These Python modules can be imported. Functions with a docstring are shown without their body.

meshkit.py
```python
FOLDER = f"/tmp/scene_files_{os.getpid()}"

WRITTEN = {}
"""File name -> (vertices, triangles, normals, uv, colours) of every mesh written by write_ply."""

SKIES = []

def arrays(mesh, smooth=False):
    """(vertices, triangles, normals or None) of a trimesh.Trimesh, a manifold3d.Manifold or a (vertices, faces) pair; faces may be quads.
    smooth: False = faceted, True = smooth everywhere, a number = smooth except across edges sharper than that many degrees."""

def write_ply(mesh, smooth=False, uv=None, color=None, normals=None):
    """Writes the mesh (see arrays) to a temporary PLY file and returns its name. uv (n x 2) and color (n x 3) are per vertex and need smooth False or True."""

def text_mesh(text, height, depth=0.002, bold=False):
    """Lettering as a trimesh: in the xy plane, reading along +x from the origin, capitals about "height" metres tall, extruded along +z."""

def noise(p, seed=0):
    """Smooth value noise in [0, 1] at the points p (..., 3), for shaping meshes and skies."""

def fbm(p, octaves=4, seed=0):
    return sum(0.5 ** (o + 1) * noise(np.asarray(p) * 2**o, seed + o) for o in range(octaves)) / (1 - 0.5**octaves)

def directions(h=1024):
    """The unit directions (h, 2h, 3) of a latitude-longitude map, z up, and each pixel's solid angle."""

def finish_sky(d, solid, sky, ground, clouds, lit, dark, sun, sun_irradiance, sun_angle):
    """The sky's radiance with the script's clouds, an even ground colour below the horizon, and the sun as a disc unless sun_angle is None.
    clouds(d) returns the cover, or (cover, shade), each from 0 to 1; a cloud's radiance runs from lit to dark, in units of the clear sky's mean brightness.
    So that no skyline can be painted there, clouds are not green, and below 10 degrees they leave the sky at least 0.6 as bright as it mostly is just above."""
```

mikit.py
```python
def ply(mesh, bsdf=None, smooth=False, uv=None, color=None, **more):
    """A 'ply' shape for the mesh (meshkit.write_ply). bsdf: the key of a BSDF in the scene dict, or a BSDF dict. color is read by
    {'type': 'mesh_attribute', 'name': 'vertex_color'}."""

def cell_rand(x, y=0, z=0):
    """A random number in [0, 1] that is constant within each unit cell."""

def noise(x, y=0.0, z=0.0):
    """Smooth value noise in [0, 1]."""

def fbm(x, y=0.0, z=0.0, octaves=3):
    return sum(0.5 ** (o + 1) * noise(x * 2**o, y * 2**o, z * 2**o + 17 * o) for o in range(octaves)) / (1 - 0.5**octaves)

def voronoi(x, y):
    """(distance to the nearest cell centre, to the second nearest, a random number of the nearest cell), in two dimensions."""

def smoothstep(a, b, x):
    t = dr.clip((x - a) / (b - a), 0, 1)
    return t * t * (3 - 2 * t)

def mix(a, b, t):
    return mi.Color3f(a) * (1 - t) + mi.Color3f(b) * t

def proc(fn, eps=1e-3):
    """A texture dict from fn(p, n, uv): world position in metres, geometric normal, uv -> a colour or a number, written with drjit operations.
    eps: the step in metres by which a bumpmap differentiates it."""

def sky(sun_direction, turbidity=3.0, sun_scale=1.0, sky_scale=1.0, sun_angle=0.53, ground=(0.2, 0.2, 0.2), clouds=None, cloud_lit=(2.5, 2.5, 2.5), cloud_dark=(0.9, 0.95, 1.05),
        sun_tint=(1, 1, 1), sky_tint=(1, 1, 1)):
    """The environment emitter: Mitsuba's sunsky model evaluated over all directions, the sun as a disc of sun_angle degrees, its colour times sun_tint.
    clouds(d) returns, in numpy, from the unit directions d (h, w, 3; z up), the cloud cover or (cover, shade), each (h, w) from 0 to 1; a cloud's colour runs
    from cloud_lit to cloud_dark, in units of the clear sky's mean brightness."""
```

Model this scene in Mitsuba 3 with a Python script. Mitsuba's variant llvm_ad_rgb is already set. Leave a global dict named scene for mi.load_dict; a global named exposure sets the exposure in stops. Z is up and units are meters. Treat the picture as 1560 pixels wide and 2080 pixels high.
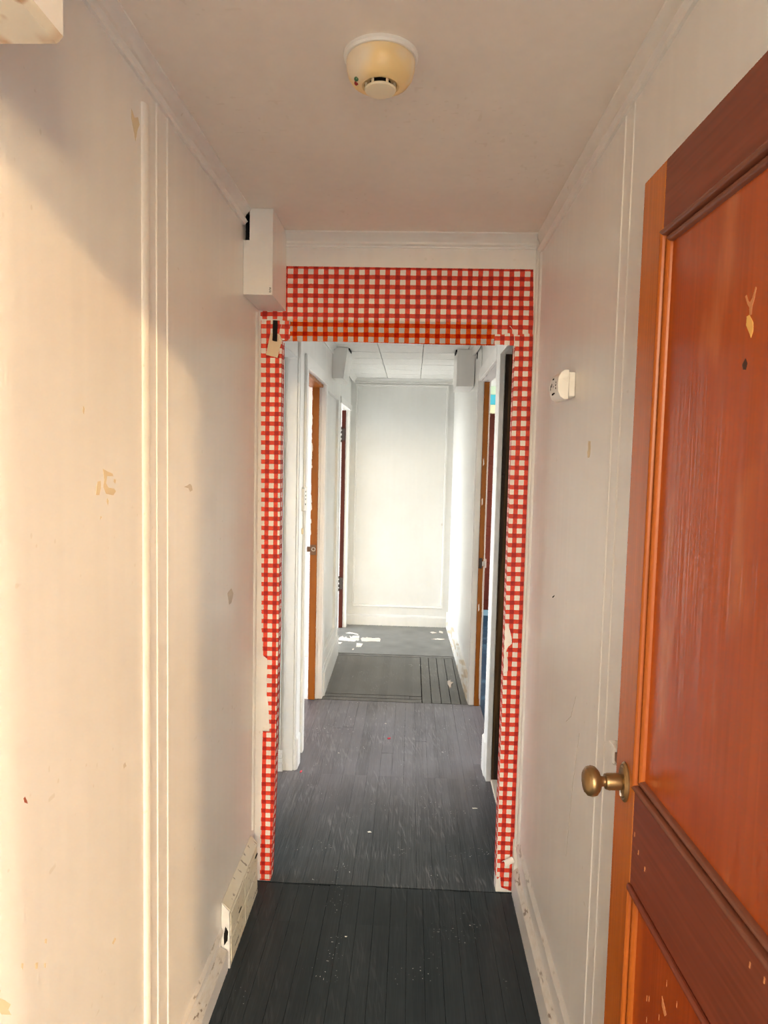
import math, random
import numpy as np, trimesh, mitsuba as mi, drjit as dr, mikit, meshkit
from shapely.geometry import Polygon
from mikit import noise, fbm, voronoi, cell_rand, smoothstep, mix
random.seed(3); rng = np.random.default_rng(5)
scene, labels = {}, {}

# ------------------------------------------------------------------ camera, sky, sun, exposure
F, EYE = 1400.0, 1.57
R = np.array([[0.99889121, 0.02561789, -0.03949789], [0.04128168, -0.07331057, 0.99645441], [0.02263145, -0.99698008, -0.07428684]])
M = np.eye(4); M[:3, 0] = -R[:, 0]; M[:3, 1] = -R[:, 1]; M[:3, 2] = R[:, 2]; M[:3, 3] = [0, 0, EYE]
scene['camera'] = {'type': 'perspective', 'fov': 2 * math.degrees(math.atan(780 / F)), 'fov_axis': 'x', 'near_clip': 0.02, 'far_clip': 200.0,
                   'to_world': mi.ScalarTransform4f(M)}
exposure = 1.36
def cloud(d):
    n = meshkit.fbm(d * 3.0 + 4.0, 4, 7)
    return 0.55 + 0.45 * np.clip((n - 0.35) * 3, 0, 1), np.clip(1.6 * (n - 0.45), 0, 0.6)
scene['sky'] = mikit.sky((0.402, -1.0, 0.236), turbidity=5.0, sun_scale=1.45, sky_scale=60.0, sun_angle=1.3, ground=(0.30, 0.29, 0.27), clouds=cloud,
                         cloud_lit=(1.25, 1.25, 1.25), cloud_dark=(0.8, 0.82, 0.86), sun_tint=(0.92, 0.91, 0.98), sky_tint=(1.00, 0.955, 0.905))

# ------------------------------------------------------------------ helpers
def key(name, parent=None):
    full = f'{parent}__{name}' if parent else name
    if full not in scene and full not in labels: return full
    n = 1
    while f'{full}_{n:03d}' in scene or f'{full}_{n:03d}' in labels: n += 1
    return f'{full}_{n:03d}'
def lab(k, label=None, cat=None, group=None, kind=None):
    labels[k] = {a: b for a, b in dict(label=label, category=cat, group=group, kind=kind).items() if b}
    return k
def obj(name, mesh, mat, label=None, cat=None, group=None, kind=None, smooth=False):
    k = key(name); scene[k] = mikit.ply(mesh, mat, smooth=smooth)
    return lab(k, label, cat, group, kind)
def thing(name, label, cat, group=None, kind=None):
    return lab(key(name), label, cat, group, kind)
def part(parent, name, mesh, mat, label=None, smooth=False):
    k = key(name, parent); scene[k] = mikit.ply(mesh, mat, smooth=smooth)
    if label: labels[k] = {'label': label}
    return k
cat_ = trimesh.util.concatenate
def box(x0, x1, y0, y1, z0, z1, b=0.0):
    lo, hi = np.array([min(x0, x1), min(y0, y1), min(z0, z1)], float), np.array([max(x0, x1), max(y0, y1), max(z0, z1)], float)
    if not b:
        m = trimesh.creation.box(hi - lo); m.apply_translation((lo + hi) / 2); return m
    b = min(b, (hi - lo).min() * 0.45)
    pts = []
    for s in np.ndindex(2, 2, 2):
        c = np.where(np.array(s) == 0, lo, hi); inn = np.where(np.array(s) == 0, b, -b)
        for a in range(3):
            q = c + inn; q[a] = c[a]; pts.append(q)
    return trimesh.convex.convex_hull(np.array(pts))
def prism(poly, axis, a0, a1):
    """polygon extruded along an axis; poly in the other two axes, in order"""
    p = poly if isinstance(poly, Polygon) else Polygon(poly)
    if not p.is_valid: p = p.buffer(0)
    m = trimesh.creation.extrude_polygon(p, a1 - a0, engine='earcut')
    v = m.vertices.copy(); o = [i for i in range(3) if i != axis]
    w = np.zeros_like(v); w[:, o[0]] = v[:, 0]; w[:, o[1]] = v[:, 1]; w[:, axis] = v[:, 2] + a0
    m.vertices = w
    if axis == 1: m.invert()
    return m
def cyl(p0, p1, r, n=16):
    p0, p1 = np.array(p0, float), np.array(p1, float); d = p1 - p0
    m = trimesh.creation.cylinder(r, np.linalg.norm(d), sections=n)
    m.apply_transform(trimesh.geometry.align_vectors([0, 0, 1], d / np.linalg.norm(d))); m.apply_translation((p0 + p1) / 2)
    return m
def lathe(prof, n=48):
    return trimesh.creation.revolve(np.array(prof, float), sections=n)
def loft(u0, u1, z0, z1, prof):
    """mitred frame: profile points (inset, height) round a rectangle, in (u, z, w)"""
    v, f = [], []
    for s, w in prof:
        v += [(u0 + s, z0 + s, w), (u1 - s, z0 + s, w), (u1 - s, z1 - s, w), (u0 + s, z1 - s, w)]
    for i in range(len(prof) - 1):
        for k in range(4):
            a, b = i * 4 + k, i * 4 + (k + 1) % 4
            f += [(a, b, b + 4), (a, b + 4, a + 4)]
    return trimesh.Trimesh(np.array(v), np.array(f), process=False)
def tube(pts, r, n=8):
    pts = np.array(pts, float); t = np.gradient(pts, axis=0); t /= np.linalg.norm(t, axis=1, keepdims=True)
    a = np.cross(t, [0.3, 0.9, 0.2]); a /= np.linalg.norm(a, axis=1, keepdims=True); b = np.cross(t, a)
    ang = np.arange(n) * 2 * np.pi / n
    v = (pts[:, None] + r * (np.cos(ang)[None, :, None] * a[:, None] + np.sin(ang)[None, :, None] * b[:, None])).reshape(-1, 3)
    f = []
    for i in range(len(pts) - 1):
        for k in range(n):
            p, q = i * n + k, i * n + (k + 1) % n
            f += [(p, q, q + n), (p, q + n, p + n)]
    c0 = len(v); v = np.vstack([v, pts[0], pts[-1]])
    for k in range(n):
        f += [(c0, (k + 1) % n, k), (c0 + 1, (len(pts) - 1) * n + k, (len(pts) - 1) * n + (k + 1) % n)]
    return trimesh.Trimesh(v, np.array(f))

# ------------------------------------------------------------------ materials
def mat(name, color, rough=0.5, spec=0.5, bump=None, bscale=1.0, eps=1e-3, **more):
    c = mikit.proc(color) if callable(color) else {'type': 'rgb', 'value': list(color)}
    d = {'type': 'principled', 'base_color': c, 'roughness': rough if not callable(rough) else mikit.proc(rough), 'specular': spec, **more}
    if bump is not None: d = {'type': 'bumpmap', 'arbitrary': mikit.proc(bump, eps), 'scale': bscale, 'bsdf': d}
    scene[name] = {'type': 'twosided', 'bsdf': d}
    return name
C3 = mi.Color3f
def paint(base, dirt=0.06, stain=(0.62, 0.55, 0.42)):
    def fn(p, n, uv):
        m = fbm(p.x * 2.1, p.y * 2.1 + 3, p.z * 1.3, 3)
        s = noise(p.x * 55, p.y * 55, p.z * 2.2)
        c = C3(*base) * (0.93 + 0.12 * m) * (0.985 + 0.03 * s)
        sp = smoothstep(0.86, 0.93, noise(p.x * 75 + 5, p.y * 75, p.z * 60)) * smoothstep(0.55, 0.75, noise(p.x * 5, p.y * 5 + 9, p.z * 5))
        return mix(c, C3(*base) * C3(*stain), dirt * smoothstep(0.45, 0.8, fbm(p.x * 6, p.y * 6, p.z * 4 + 7, 3)) + 0.5 * dirt * 8 * sp)
    return fn
def brushed(p, n, uv):
    return 0.0004 * noise(p.x * 230, p.y * 230, p.z * 9) + 0.0007 * noise(p.x * 14, p.y * 14, p.z * 9)
mat('near_paint', paint((0.71, 0.69, 0.66)), 0.33, 0.5, brushed)
mat('near_trim', paint((0.76, 0.735, 0.69), 0.08), 0.35, 0.5)
mat('ceiling_paint', paint((0.78, 0.71, 0.63), 0.04), 0.6, 0.3)  # beige carries the warm bounced light; the paint is taken as white
mat('far_paint', paint((0.74, 0.745, 0.725), 0.04), 0.35, 0.5, brushed)
mat('far_trim', paint((0.79, 0.79, 0.765), 0.06), 0.35, 0.5)
mat('tile_white', lambda p, n, uv: C3(0.80, 0.795, 0.77) * (0.93 + 0.07 * noise(p.x * 90, p.y * 160)), 0.7, 0.3)
mat('room_white', (0.82, 0.80, 0.77), 0.6, 0.3)
mat('room_pink', (0.85, 0.78, 0.75), 0.6, 0.3)
mat('room_green', (0.66, 0.80, 0.60), 0.6, 0.3)
mat('black', (0.004, 0.004, 0.005), 0.6, 0.12)
mat('dark_gap', (0.012, 0.011, 0.010), 0.9, 0.1)
mat('cream_peel', (0.62, 0.52, 0.36), 0.7, 0.2)
mat('grey_peel', (0.52, 0.475, 0.42), 0.7, 0.2)
mat('red_mark', (0.30, 0.09, 0.06), 0.6, 0.3)
mat('floor_peel', lambda p, n, uv: mix(C3(0.80, 0.72, 0.66), C3(0.60, 0.50, 0.43), noise(p.x * 20, p.y * 40)), 0.6, 0.3)
def rust(p, n, uv):
    d = smoothstep(0.60, 0.78, fbm(p.x * 26, p.y * 20, 3.0, 3))
    e = smoothstep(0.835, 0.82, p.y) * smoothstep(0.80, 0.825, p.y) * smoothstep(0.35, 0.6, noise(p.x * 40, 2.0))
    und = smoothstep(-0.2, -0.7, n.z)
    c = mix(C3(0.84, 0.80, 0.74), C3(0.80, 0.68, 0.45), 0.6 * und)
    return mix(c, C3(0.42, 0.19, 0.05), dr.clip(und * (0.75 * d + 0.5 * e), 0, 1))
mat('rusty_enamel', rust, 0.35, 0.5)
def yellowed(p, n, uv):
    m = smoothstep(0.40, 0.62, fbm(p.x * 14 + 2, p.y * 14, p.z * 10, 3))
    return mix(C3(0.80, 0.58, 0.27), C3(0.80, 0.68, 0.50), m)
mat('yellow_plastic', yellowed, 0.35, 0.5)
mat('cream_plastic', (0.76, 0.66, 0.46), 0.4, 0.5)
mat('white_plastic', (0.80, 0.77, 0.70), 0.35, 0.5)
mat('grey_plastic', (0.62, 0.58, 0.53), 0.35, 0.5)
mat('green_lens', (0.03, 0.10, 0.04), 0.2, 0.6)
mat('red_lens', (0.22, 0.01, 0.01), 0.2, 0.6)
mat('red_plastic', (0.60, 0.05, 0.08), 0.35, 0.5)
mat('tag_card', (0.58, 0.47, 0.34), 0.7, 0.2)
mat('white_paper', (0.80, 0.76, 0.70), 0.7, 0.2)
mat('brass', lambda p, n, uv: mix(C3(0.26, 0.15, 0.06), C3(0.34, 0.22, 0.10), noise(p.x * 60, p.y * 60, p.z * 60)), 0.33, 0.5, metallic=0.85)
mat('dark_iron', (0.035, 0.022, 0.018), 0.45, 0.5)
mat('rust_iron', (0.16, 0.08, 0.04), 0.5, 0.5)
def grain(p, s=1.0):
    w = fbm(p.y * 7 * s + 3, p.x * 7 * s, p.z * 1.6, 4)
    return w, noise(p.y * 260 * s + 2.5 * w, p.x * 260 * s, p.z * 5)
def door_red(p, n, uv):
    w, g = grain(p)
    c = mix(C3(0.235, 0.032, 0.004), C3(0.36, 0.062, 0.007), smoothstep(0.2, 0.8, w)) * (0.91 + 0.18 * g)
    return mix(c, C3(0.52, 0.20, 0.075), 0.35 * smoothstep(0.60, 0.80, fbm(p.y * 15 + 3, p.x * 15, p.z * 4.0, 4)))
def door_bump(p, n, uv):
    return 0.0009 * noise(p.y * 240, p.x * 240, p.z * 7) + 0.0012 * noise(p.y * 60, 1.0, p.z * 3)
mat('door_panel_wood', door_red, 0.21, 0.6, door_bump, 0.35)
def door_orange(p, n, uv):
    w, g = grain(p, 1.3)
    return mix(C3(0.31, 0.066, 0.008), C3(0.45, 0.125, 0.010), w) * (0.88 + 0.24 * g)
mat('door_stile_wood', door_orange, 0.30, 0.5)
def door_rail(p, n, uv):
    w = fbm(p.z * 30, p.x * 18, p.y * 1.6, 3); g = noise(p.z * 260, p.x * 200, p.y * 6)
    return mix(C3(0.125, 0.022, 0.009), C3(0.185, 0.037, 0.014), w) * (0.88 + 0.24 * g)
mat('door_rail_wood', door_rail, 0.38, 0.4)
mat('door_bead_wood', lambda p, n, uv: C3(0.32, 0.072, 0.007) * (0.90 + 0.2 * noise(p.x * 300, p.y * 300, p.z * 8)), 0.34, 0.3)
mat('door_cross_bead', lambda p, n, uv: C3(0.150, 0.045, 0.022) * (0.85 + 0.3 * noise(p.z * 400, p.x * 300, p.y * 10)), 0.35, 0.5)
mat('door_scrape', (0.72, 0.40, 0.10), 0.5, 0.4)
mat('door_gouge', (0.05, 0.018, 0.010), 0.6, 0.3)
mat('door_haze', (0.50, 0.20, 0.075), 0.5, 0.4)
def amber(p, n, uv):
    w = fbm(p.x * 40, p.y * 40, p.z * 2.5, 3)
    return mix(C3(0.20, 0.052, 0.004), C3(0.34, 0.105, 0.008), w)
mat('amber_wood', amber, 0.4, 0.3)
mat('maroon_wood', lambda p, n, uv: mix(C3(0.040, 0.006, 0.003), C3(0.075, 0.010, 0.004), fbm(p.x * 30, p.y * 30, p.z * 2, 3)), 0.45, 0.2)
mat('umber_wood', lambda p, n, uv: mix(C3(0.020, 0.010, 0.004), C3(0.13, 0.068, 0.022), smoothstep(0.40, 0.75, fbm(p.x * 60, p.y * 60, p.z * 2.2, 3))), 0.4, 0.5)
mat('blue_paint', lambda p, n, uv: mix(C3(0.006, 0.024, 0.046), C3(0.028, 0.065, 0.10), smoothstep(0.55, 0.85, fbm(p.x * 9, p.y * 9, 1.0, 4))), 0.45, 0.2)
mat('pale_blue', (0.16, 0.26, 0.33), 0.5, 0.3)
mat('cyan_paint', (0.08, 0.52, 0.66), 0.5, 0.4)
mat('cream_paint', (0.80, 0.76, 0.52), 0.5, 0.4)
mat('sill_wood', lambda p, n, uv: mix(C3(0.56, 0.47, 0.37), C3(0.72, 0.64, 0.54), fbm(p.x * 60, p.y * 6, 1.0, 3)), 0.6, 0.3)
def register_paint(p, n, uv):
    c = mix(C3(0.62, 0.56, 0.42), C3(0.68, 0.64, 0.53), fbm(p.y * 8, p.z * 20, 1.0, 3))
    return mix(c, C3(0.10, 0.06, 0.035), 0.6 * smoothstep(0.72, 0.80, fbm(p.y * 80 + 2, p.z * 130 + p.x * 60, 5.0, 3)) )
mat('register_paint', register_paint, 0.4, 0.5)
def ledge(p, n, uv):
    g = smoothstep(0.2, 0.8, n.z); f = fbm(p.y * 60, p.x * 200, 2.0, 4)
    c = mix(C3(0.70, 0.685, 0.66), C3(0.56, 0.50, 0.41), g * (0.45 + 0.55 * f))
    return mix(c, C3(0.16, 0.11, 0.07), 0.8 * g * smoothstep(0.60, 0.72, f) * smoothstep(0.4, 0.6, noise(p.y * 11, 3.0)))
mat('base_paint', ledge, 0.4, 0.5)
def scuffed(p, n, uv):
    return mix(C3(0.78, 0.765, 0.72), C3(0.56, 0.45, 0.31), 0.8 * smoothstep(0.46, 0.68, fbm(p.y * 5, p.z * 26 + p.y * 6, 2.0, 4)))
mat('scuffed_paint', scuffed, 0.45, 0.4)
def slate_paper(p, n, uv):
    f, s, w = voronoi(p.x * 14, p.z * 9)
    m = fbm(p.x * 60, p.z * 40, 2.0, 4)
    c = mix(C3(0.16, 0.155, 0.145), C3(0.34, 0.33, 0.31), m)
    return mix(c, C3(0.42, 0.41, 0.39), smoothstep(0.10, 0.04, s - f) * 0.6)
mat('slate_paper', slate_paper, 0.6, 0.3)

# painted floor: dark slate paint on narrow boards, scuffed to wood-grey where it is walked on; middle boards also lightened for reflection
def floor_tone(p, lo, hi, wear):
    b = cell_rand(dr.floor((p.x + 0.53) / 0.057), dr.floor(p.y * 0.9), 4)
    m = fbm(p.x * 5, p.y * 3.2, 1.0, 4)
    c = mix(C3(*lo), C3(*hi), 0.35 * b + 0.65 * m)
    s = noise(p.x * 330, p.y * 11, 2.0); s2 = noise(p.x * 150 + p.y * 30, p.y * 16, 7.0)
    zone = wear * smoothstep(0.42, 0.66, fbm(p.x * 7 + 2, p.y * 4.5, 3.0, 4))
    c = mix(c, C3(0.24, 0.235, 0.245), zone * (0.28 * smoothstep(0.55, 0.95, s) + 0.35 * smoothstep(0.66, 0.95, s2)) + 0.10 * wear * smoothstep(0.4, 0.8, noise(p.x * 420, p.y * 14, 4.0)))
    spk = smoothstep(0.93, 0.96, noise(p.x * 170, p.y * 150, 3.0)) * smoothstep(0.66, 0.80, noise(p.x * 9, p.y * 9, 8.0))
    return mix(c, C3(0.62, 0.62, 0.60), 0.8 * spk)
def floor_bump(p, n, uv):
    return 0.0006 * noise(p.x * 230, p.y * 9, 1.0) + 0.0010 * noise(p.x * 40, p.y * 12, 2.0)
rough_floor = lambda p, n, uv: 0.34 + 0.22 * fbm(p.x * 8, p.y * 6, 5.0, 3)
mat('board_near', lambda p, n, uv: floor_tone(p, (0.015, 0.024, 0.029), (0.031, 0.042, 0.047), 0.14), rough_floor, 0.20, floor_bump)
mat('board_worn_sheen', lambda p, n, uv: floor_tone(p, mix(C3(0.017, 0.026, 0.031), C3(0.066, 0.062, 0.068), smoothstep(2.6, 3.4, p.y)), mix(C3(0.038, 0.050, 0.056), C3(0.155, 0.146, 0.162), smoothstep(2.6, 3.4, p.y)), 0.8), rough_floor, 0.5, floor_bump)  # lighter middle: wear plus reflected far-hall brightness put into the colour
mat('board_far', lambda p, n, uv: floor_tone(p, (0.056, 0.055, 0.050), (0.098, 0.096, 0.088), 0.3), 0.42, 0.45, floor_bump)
mat('sheet_far', lambda p, n, uv: mix(C3(0.135, 0.135, 0.128), C3(0.20, 0.198, 0.19), fbm(p.x * 8, p.y * 8, 1.0, 4)), 0.5, 0.45)

# gingham print on paper
def gingham(u0, pu, v0, pv, axis=0, c1=(0.52, 0.042, 0.022), c2=(0.29, 0.006, 0.005)):
    def fn(p, n, uv):
        q = p.x if axis == 0 else p.y
        def stripe(t):
            t = t - dr.floor(t)
            return smoothstep(0.0, 0.03, t) * smoothstep(0.485, 0.455, t)
        wob = 0.035 * (noise(p.x * 30, p.z * 30, 1.0) - 0.5)
        a, b = stripe((q - u0) / pu + wob), stripe((p.z - v0) / pv + wob)
        t = noise(p.x * 500, p.z * 500, 3.0)
        one = C3(*c1) * (0.85 + 0.3 * t); two = C3(*c2) * (0.85 + 0.3 * t)
        c = mix(C3(0.70, 0.645, 0.60), one, a)
        return mix(c, mix(one, two, a), b)
    return fn
mat('gingham_band', gingham(-0.4316, 0.0356, 2.195, 0.0327), 0.55, 0.35)
mat('gingham_left', gingham(-0.524, 0.0325, 1.8864, 0.0338), 0.55, 0.35)
mat('gingham_right', gingham(0.3577, 0.0335, 1.958, 0.0342), 0.55, 0.35)
mat('gingham_return', gingham(2.44, 0.033, 1.8864, 0.0338, 1), 0.55, 0.35)
scene['gingham_flap'] = {'type': 'principledthin', 'base_color': mikit.proc(gingham(-0.4316, 0.0356, 2.195, 0.0327, 0, (0.74, 0.105, 0.020), (0.50, 0.018, 0.006))), 'roughness': 0.6, 'diff_trans': 1.25}  # print shifted to orange to carry the light coming through the paper

# ------------------------------------------------------------------ the setting: shell
H = 2.35
k = obj('floor', box(-2.6, 2.8, -0.66, 7.6, -0.06, -0.015), 'dark_gap', 'painted wooden floor of the hallway', 'floor', kind='structure')
FL = k
def boards(x0, x1, w, cuts, material, g=0.0003):
    x = x0
    while x < x1 - 0.012:
        xe = min(x + w, x1)
        ys = cuts()
        for a, b in zip(ys[:-1], ys[1:]):
            dz = rng.uniform(-0.0007, 0.0)
            part(FL, 'board', box(x + g, xe - g, a + 0.0006, b - 0.0006, -0.015, dz, 0.0005), material)
        x = xe
boards(-0.55, 0.43, 0.057, lambda: [-0.66, 2.432 + rng.uniform(-0.004, 0.004)], 'board_near')
def mid():
    c = [2.438, rng.uniform(2.9, 4.0), 4.397] if rng.uniform() < 0.5 else [2.438, 4.397]
    return c
boards(-0.6705, 0.48, 0.0605, mid, 'board_worn_sheen')
part(FL, 'board', box(-0.66, 0.10, 4.404, 4.460, -0.015, -0.001, 0.0012), 'board_far')
part(FL, 'board', box(-0.66, 0.02, 4.466, 4.518, -0.015, -0.0005, 0.0012), 'board_far')
part(FL, 'board', box(0.022, 0.10, 4.466, 4.518, -0.015, -0.001, 0.0012), 'board_far')
boards(0.103, 0.42, 0.063, lambda: [4.402, 5.44], 'board_far', 0.002)
part(FL, 'sheet', box(-0.61, 0.10, 4.526, 5.436, -0.015, -0.0004, 0.0012), 'board_far')
part(FL, 'board', box(-0.61, -0.04, 5.444, 5.494, -0.015, -0.001, 0.0012), 'board_far')
part(FL, 'board', box(-0.038, 0.42, 5.444, 5.494, -0.015, -0.0005, 0.0012), 'board_far')
part(FL, 'sheet', box(-0.66, 0.42, 5.502, 6.50, -0.015, 0.0, 0.0012), 'sheet_far')
PE = [[(-0.569,6.147),(-0.536,6.191),(-0.448,6.124),(-0.448,6.083),(-0.5,6.126),(-0.545,6.129)],
 [(-0.616,5.952),(-0.585,6.042),(-0.565,5.987),(-0.551,6.032),(-0.538,5.976),(-0.508,5.966),(-0.524,6.064),(-0.501,6.009),(-0.494,6.059),(-0.436,6.067),(-0.428,5.892),(-0.452,5.903),(-0.463,5.86),(-0.601,5.884)],
 [(-0.418,5.977),(-0.402,6.008),(-0.38,5.996),(-0.367,6.018),(-0.314,5.996),(-0.257,6.012),(-0.24,5.972),(-0.243,5.888),(-0.308,5.894),(-0.357,5.874),(-0.4,5.882)],
 [(-0.601,5.816),(-0.567,5.834),(-0.574,5.766),(-0.595,5.776)], [(-0.442,5.822),(-0.384,5.803),(-0.394,5.697),(-0.434,5.692)],
 [(-0.463,5.619),(-0.448,5.647),(-0.448,5.606),(-0.458,5.595)], [(0.201,6.279),(0.232,6.298),(0.265,6.266),(0.222,6.23)],
 [(0.29,6.337),(0.323,6.31),(0.317,6.248),(0.284,6.274)], [(0.206,6.029),(0.269,6.065),(0.34,6.04),(0.281,6.01)],
 [(0.29,4.864),(0.316,4.899),(0.31,4.855),(0.333,4.847),(0.314,4.803),(0.31,4.741),(0.299,4.719),(0.29,4.79)]]
for i, poly in enumerate(PE):
    part(FL, 'bare_patch', prism(poly, 2, -0.001, 0.0012), 'floor_peel', 'bare pale patch where the floor paint has peeled' if i == 0 else None)

# ceilings
CE = obj('ceiling', box(-2.7, 2.9, -0.70, 7.7, 2.36, 2.46), 'dark_gap', 'ceiling of the hallway, plain plaster in front and tiled behind', 'ceiling', kind='structure')
part(CE, 'plaster', box(-0.70, 0.42, -0.66, 2.44, H, 2.36), 'ceiling_paint', 'painted plaster of the front hall, warm light put into its beige')
xs = [-0.625, -0.555, -0.2505, 0.0545, 0.3595, 0.42]
ys = [2.49] + [2.54 + 0.275 + 0.305 * i for i in range(13)]
ys = [y for y in ys if y < 6.4] + [6.5]
for a, b in zip(xs[:-1], xs[1:]):
    for c, d in zip(ys[:-1], ys[1:]):
        part(CE, 'tile', box(a + 0.0016, b - 0.0016, c + 0.0035, d - 0.0035, 2.335 + rng.uniform(0, 0.0012), 2.36, 0.003), 'tile_white')

# front hall walls
WL = obj('wall_left', cat_([prism([(-0.66, 2.49), (-0.55, 2.49)] + [(-0.85 + 0.30 * math.cos(a), 0.948 - 0.30 * math.sin(a)) for a in np.linspace(0, 0.61, 16)] + [(-0.76, 0.7762), (-0.76, 0.89), (-0.66, 0.89)], 2, 0, 2.36), box(-0.76, -0.70, -0.66, 0.777, 0, 2.36)]), 'near_paint', 'white left wall of the front hall', 'wall', kind='structure', smooth=20)
WR = obj('wall_right', cat_([box(0.42, 0.54, -0.66, 0.44, 0, 2.36), box(0.42, 0.54, 0.44, 1.24, 2.045, 2.36), box(0.42, 0.54, 1.24, 2.49, 0, 2.36)]), 'near_paint', 'white right wall of the front hall', 'wall', kind='structure')
WM = obj('wall_middle', cat_([prism([(-0.55, 0), (-0.4895, 0), (-0.4785, 0.35), (-0.470, 0.95), (-0.47, 2.36), (-0.55, 2.36)], 1, 2.44, 2.49), box(0.345, 0.42, 2.44, 2.49, 0, 2.36), box(-0.47, 0.345, 2.44, 2.49, 2.055, 2.36)]), 'near_trim', 'cross wall with the gingham papered opening', 'wall', kind='structure')
obj('wall_light_blocker', cat_([box(-0.76, 0.54, -0.74, -0.66, 2.348, 2.46), box(-0.76, -0.10, -0.74, -0.66, 0, 2.348)]), 'near_paint', 'added wall behind the viewer, narrowing the entrance to cut skylight', 'wall', kind='structure')  # unseen, added to block half the skylight from behind
WP = [[(1.207,1.544),(1.227,1.539),(1.245,1.535),(1.249,1.53),(1.223,1.531),(1.219,1.518),(1.228,1.51),(1.252,1.507),(1.26,1.502),(1.248,1.495),(1.219,1.499),(1.208,1.512),(1.212,1.525)],
 [(1.186,1.522),(1.197,1.523),(1.198,1.51),(1.191,1.498),(1.179,1.499),(1.181,1.513)], [(1.252,1.525),(1.26,1.524),(1.258,1.516),(1.25,1.52)], [(1.224,1.491),(1.229,1.486),(1.226,1.478),(1.221,1.485)],
 [(1.196,1.461),(1.2,1.458),(1.195,1.455)],
 [(0.877,0.828),(0.888,0.821),(0.885,0.812),(0.895,0.8),(0.906,0.785),(0.901,0.781),(0.907,0.768),(0.889,0.784),(0.881,0.801),(0.887,0.803),(0.877,0.817)],
 [(0.994,0.819),(0.999,0.816),(0.998,0.809),(0.993,0.813)], [(0.966,0.801),(0.973,0.797),(0.972,0.788),(0.966,0.792)], [(1.231,0.639),(1.243,0.641),(1.247,0.635),(1.235,0.633)], [(0.931,0.828),(0.935,0.824),(0.933,0.817),(0.93,0.822)], [(0.991,0.782),(0.995,0.779),(0.994,0.772),(0.991,0.775)],
 [(1.136,1.649),(1.14,1.646),(1.137,1.636),(1.134,1.64)], [(1.339,2.225),(1.354,2.215),(1.37,2.224),(1.378,2.214),(1.366,2.196),(1.358,2.174),(1.35,2.189),(1.339,2.207)]]
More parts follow.
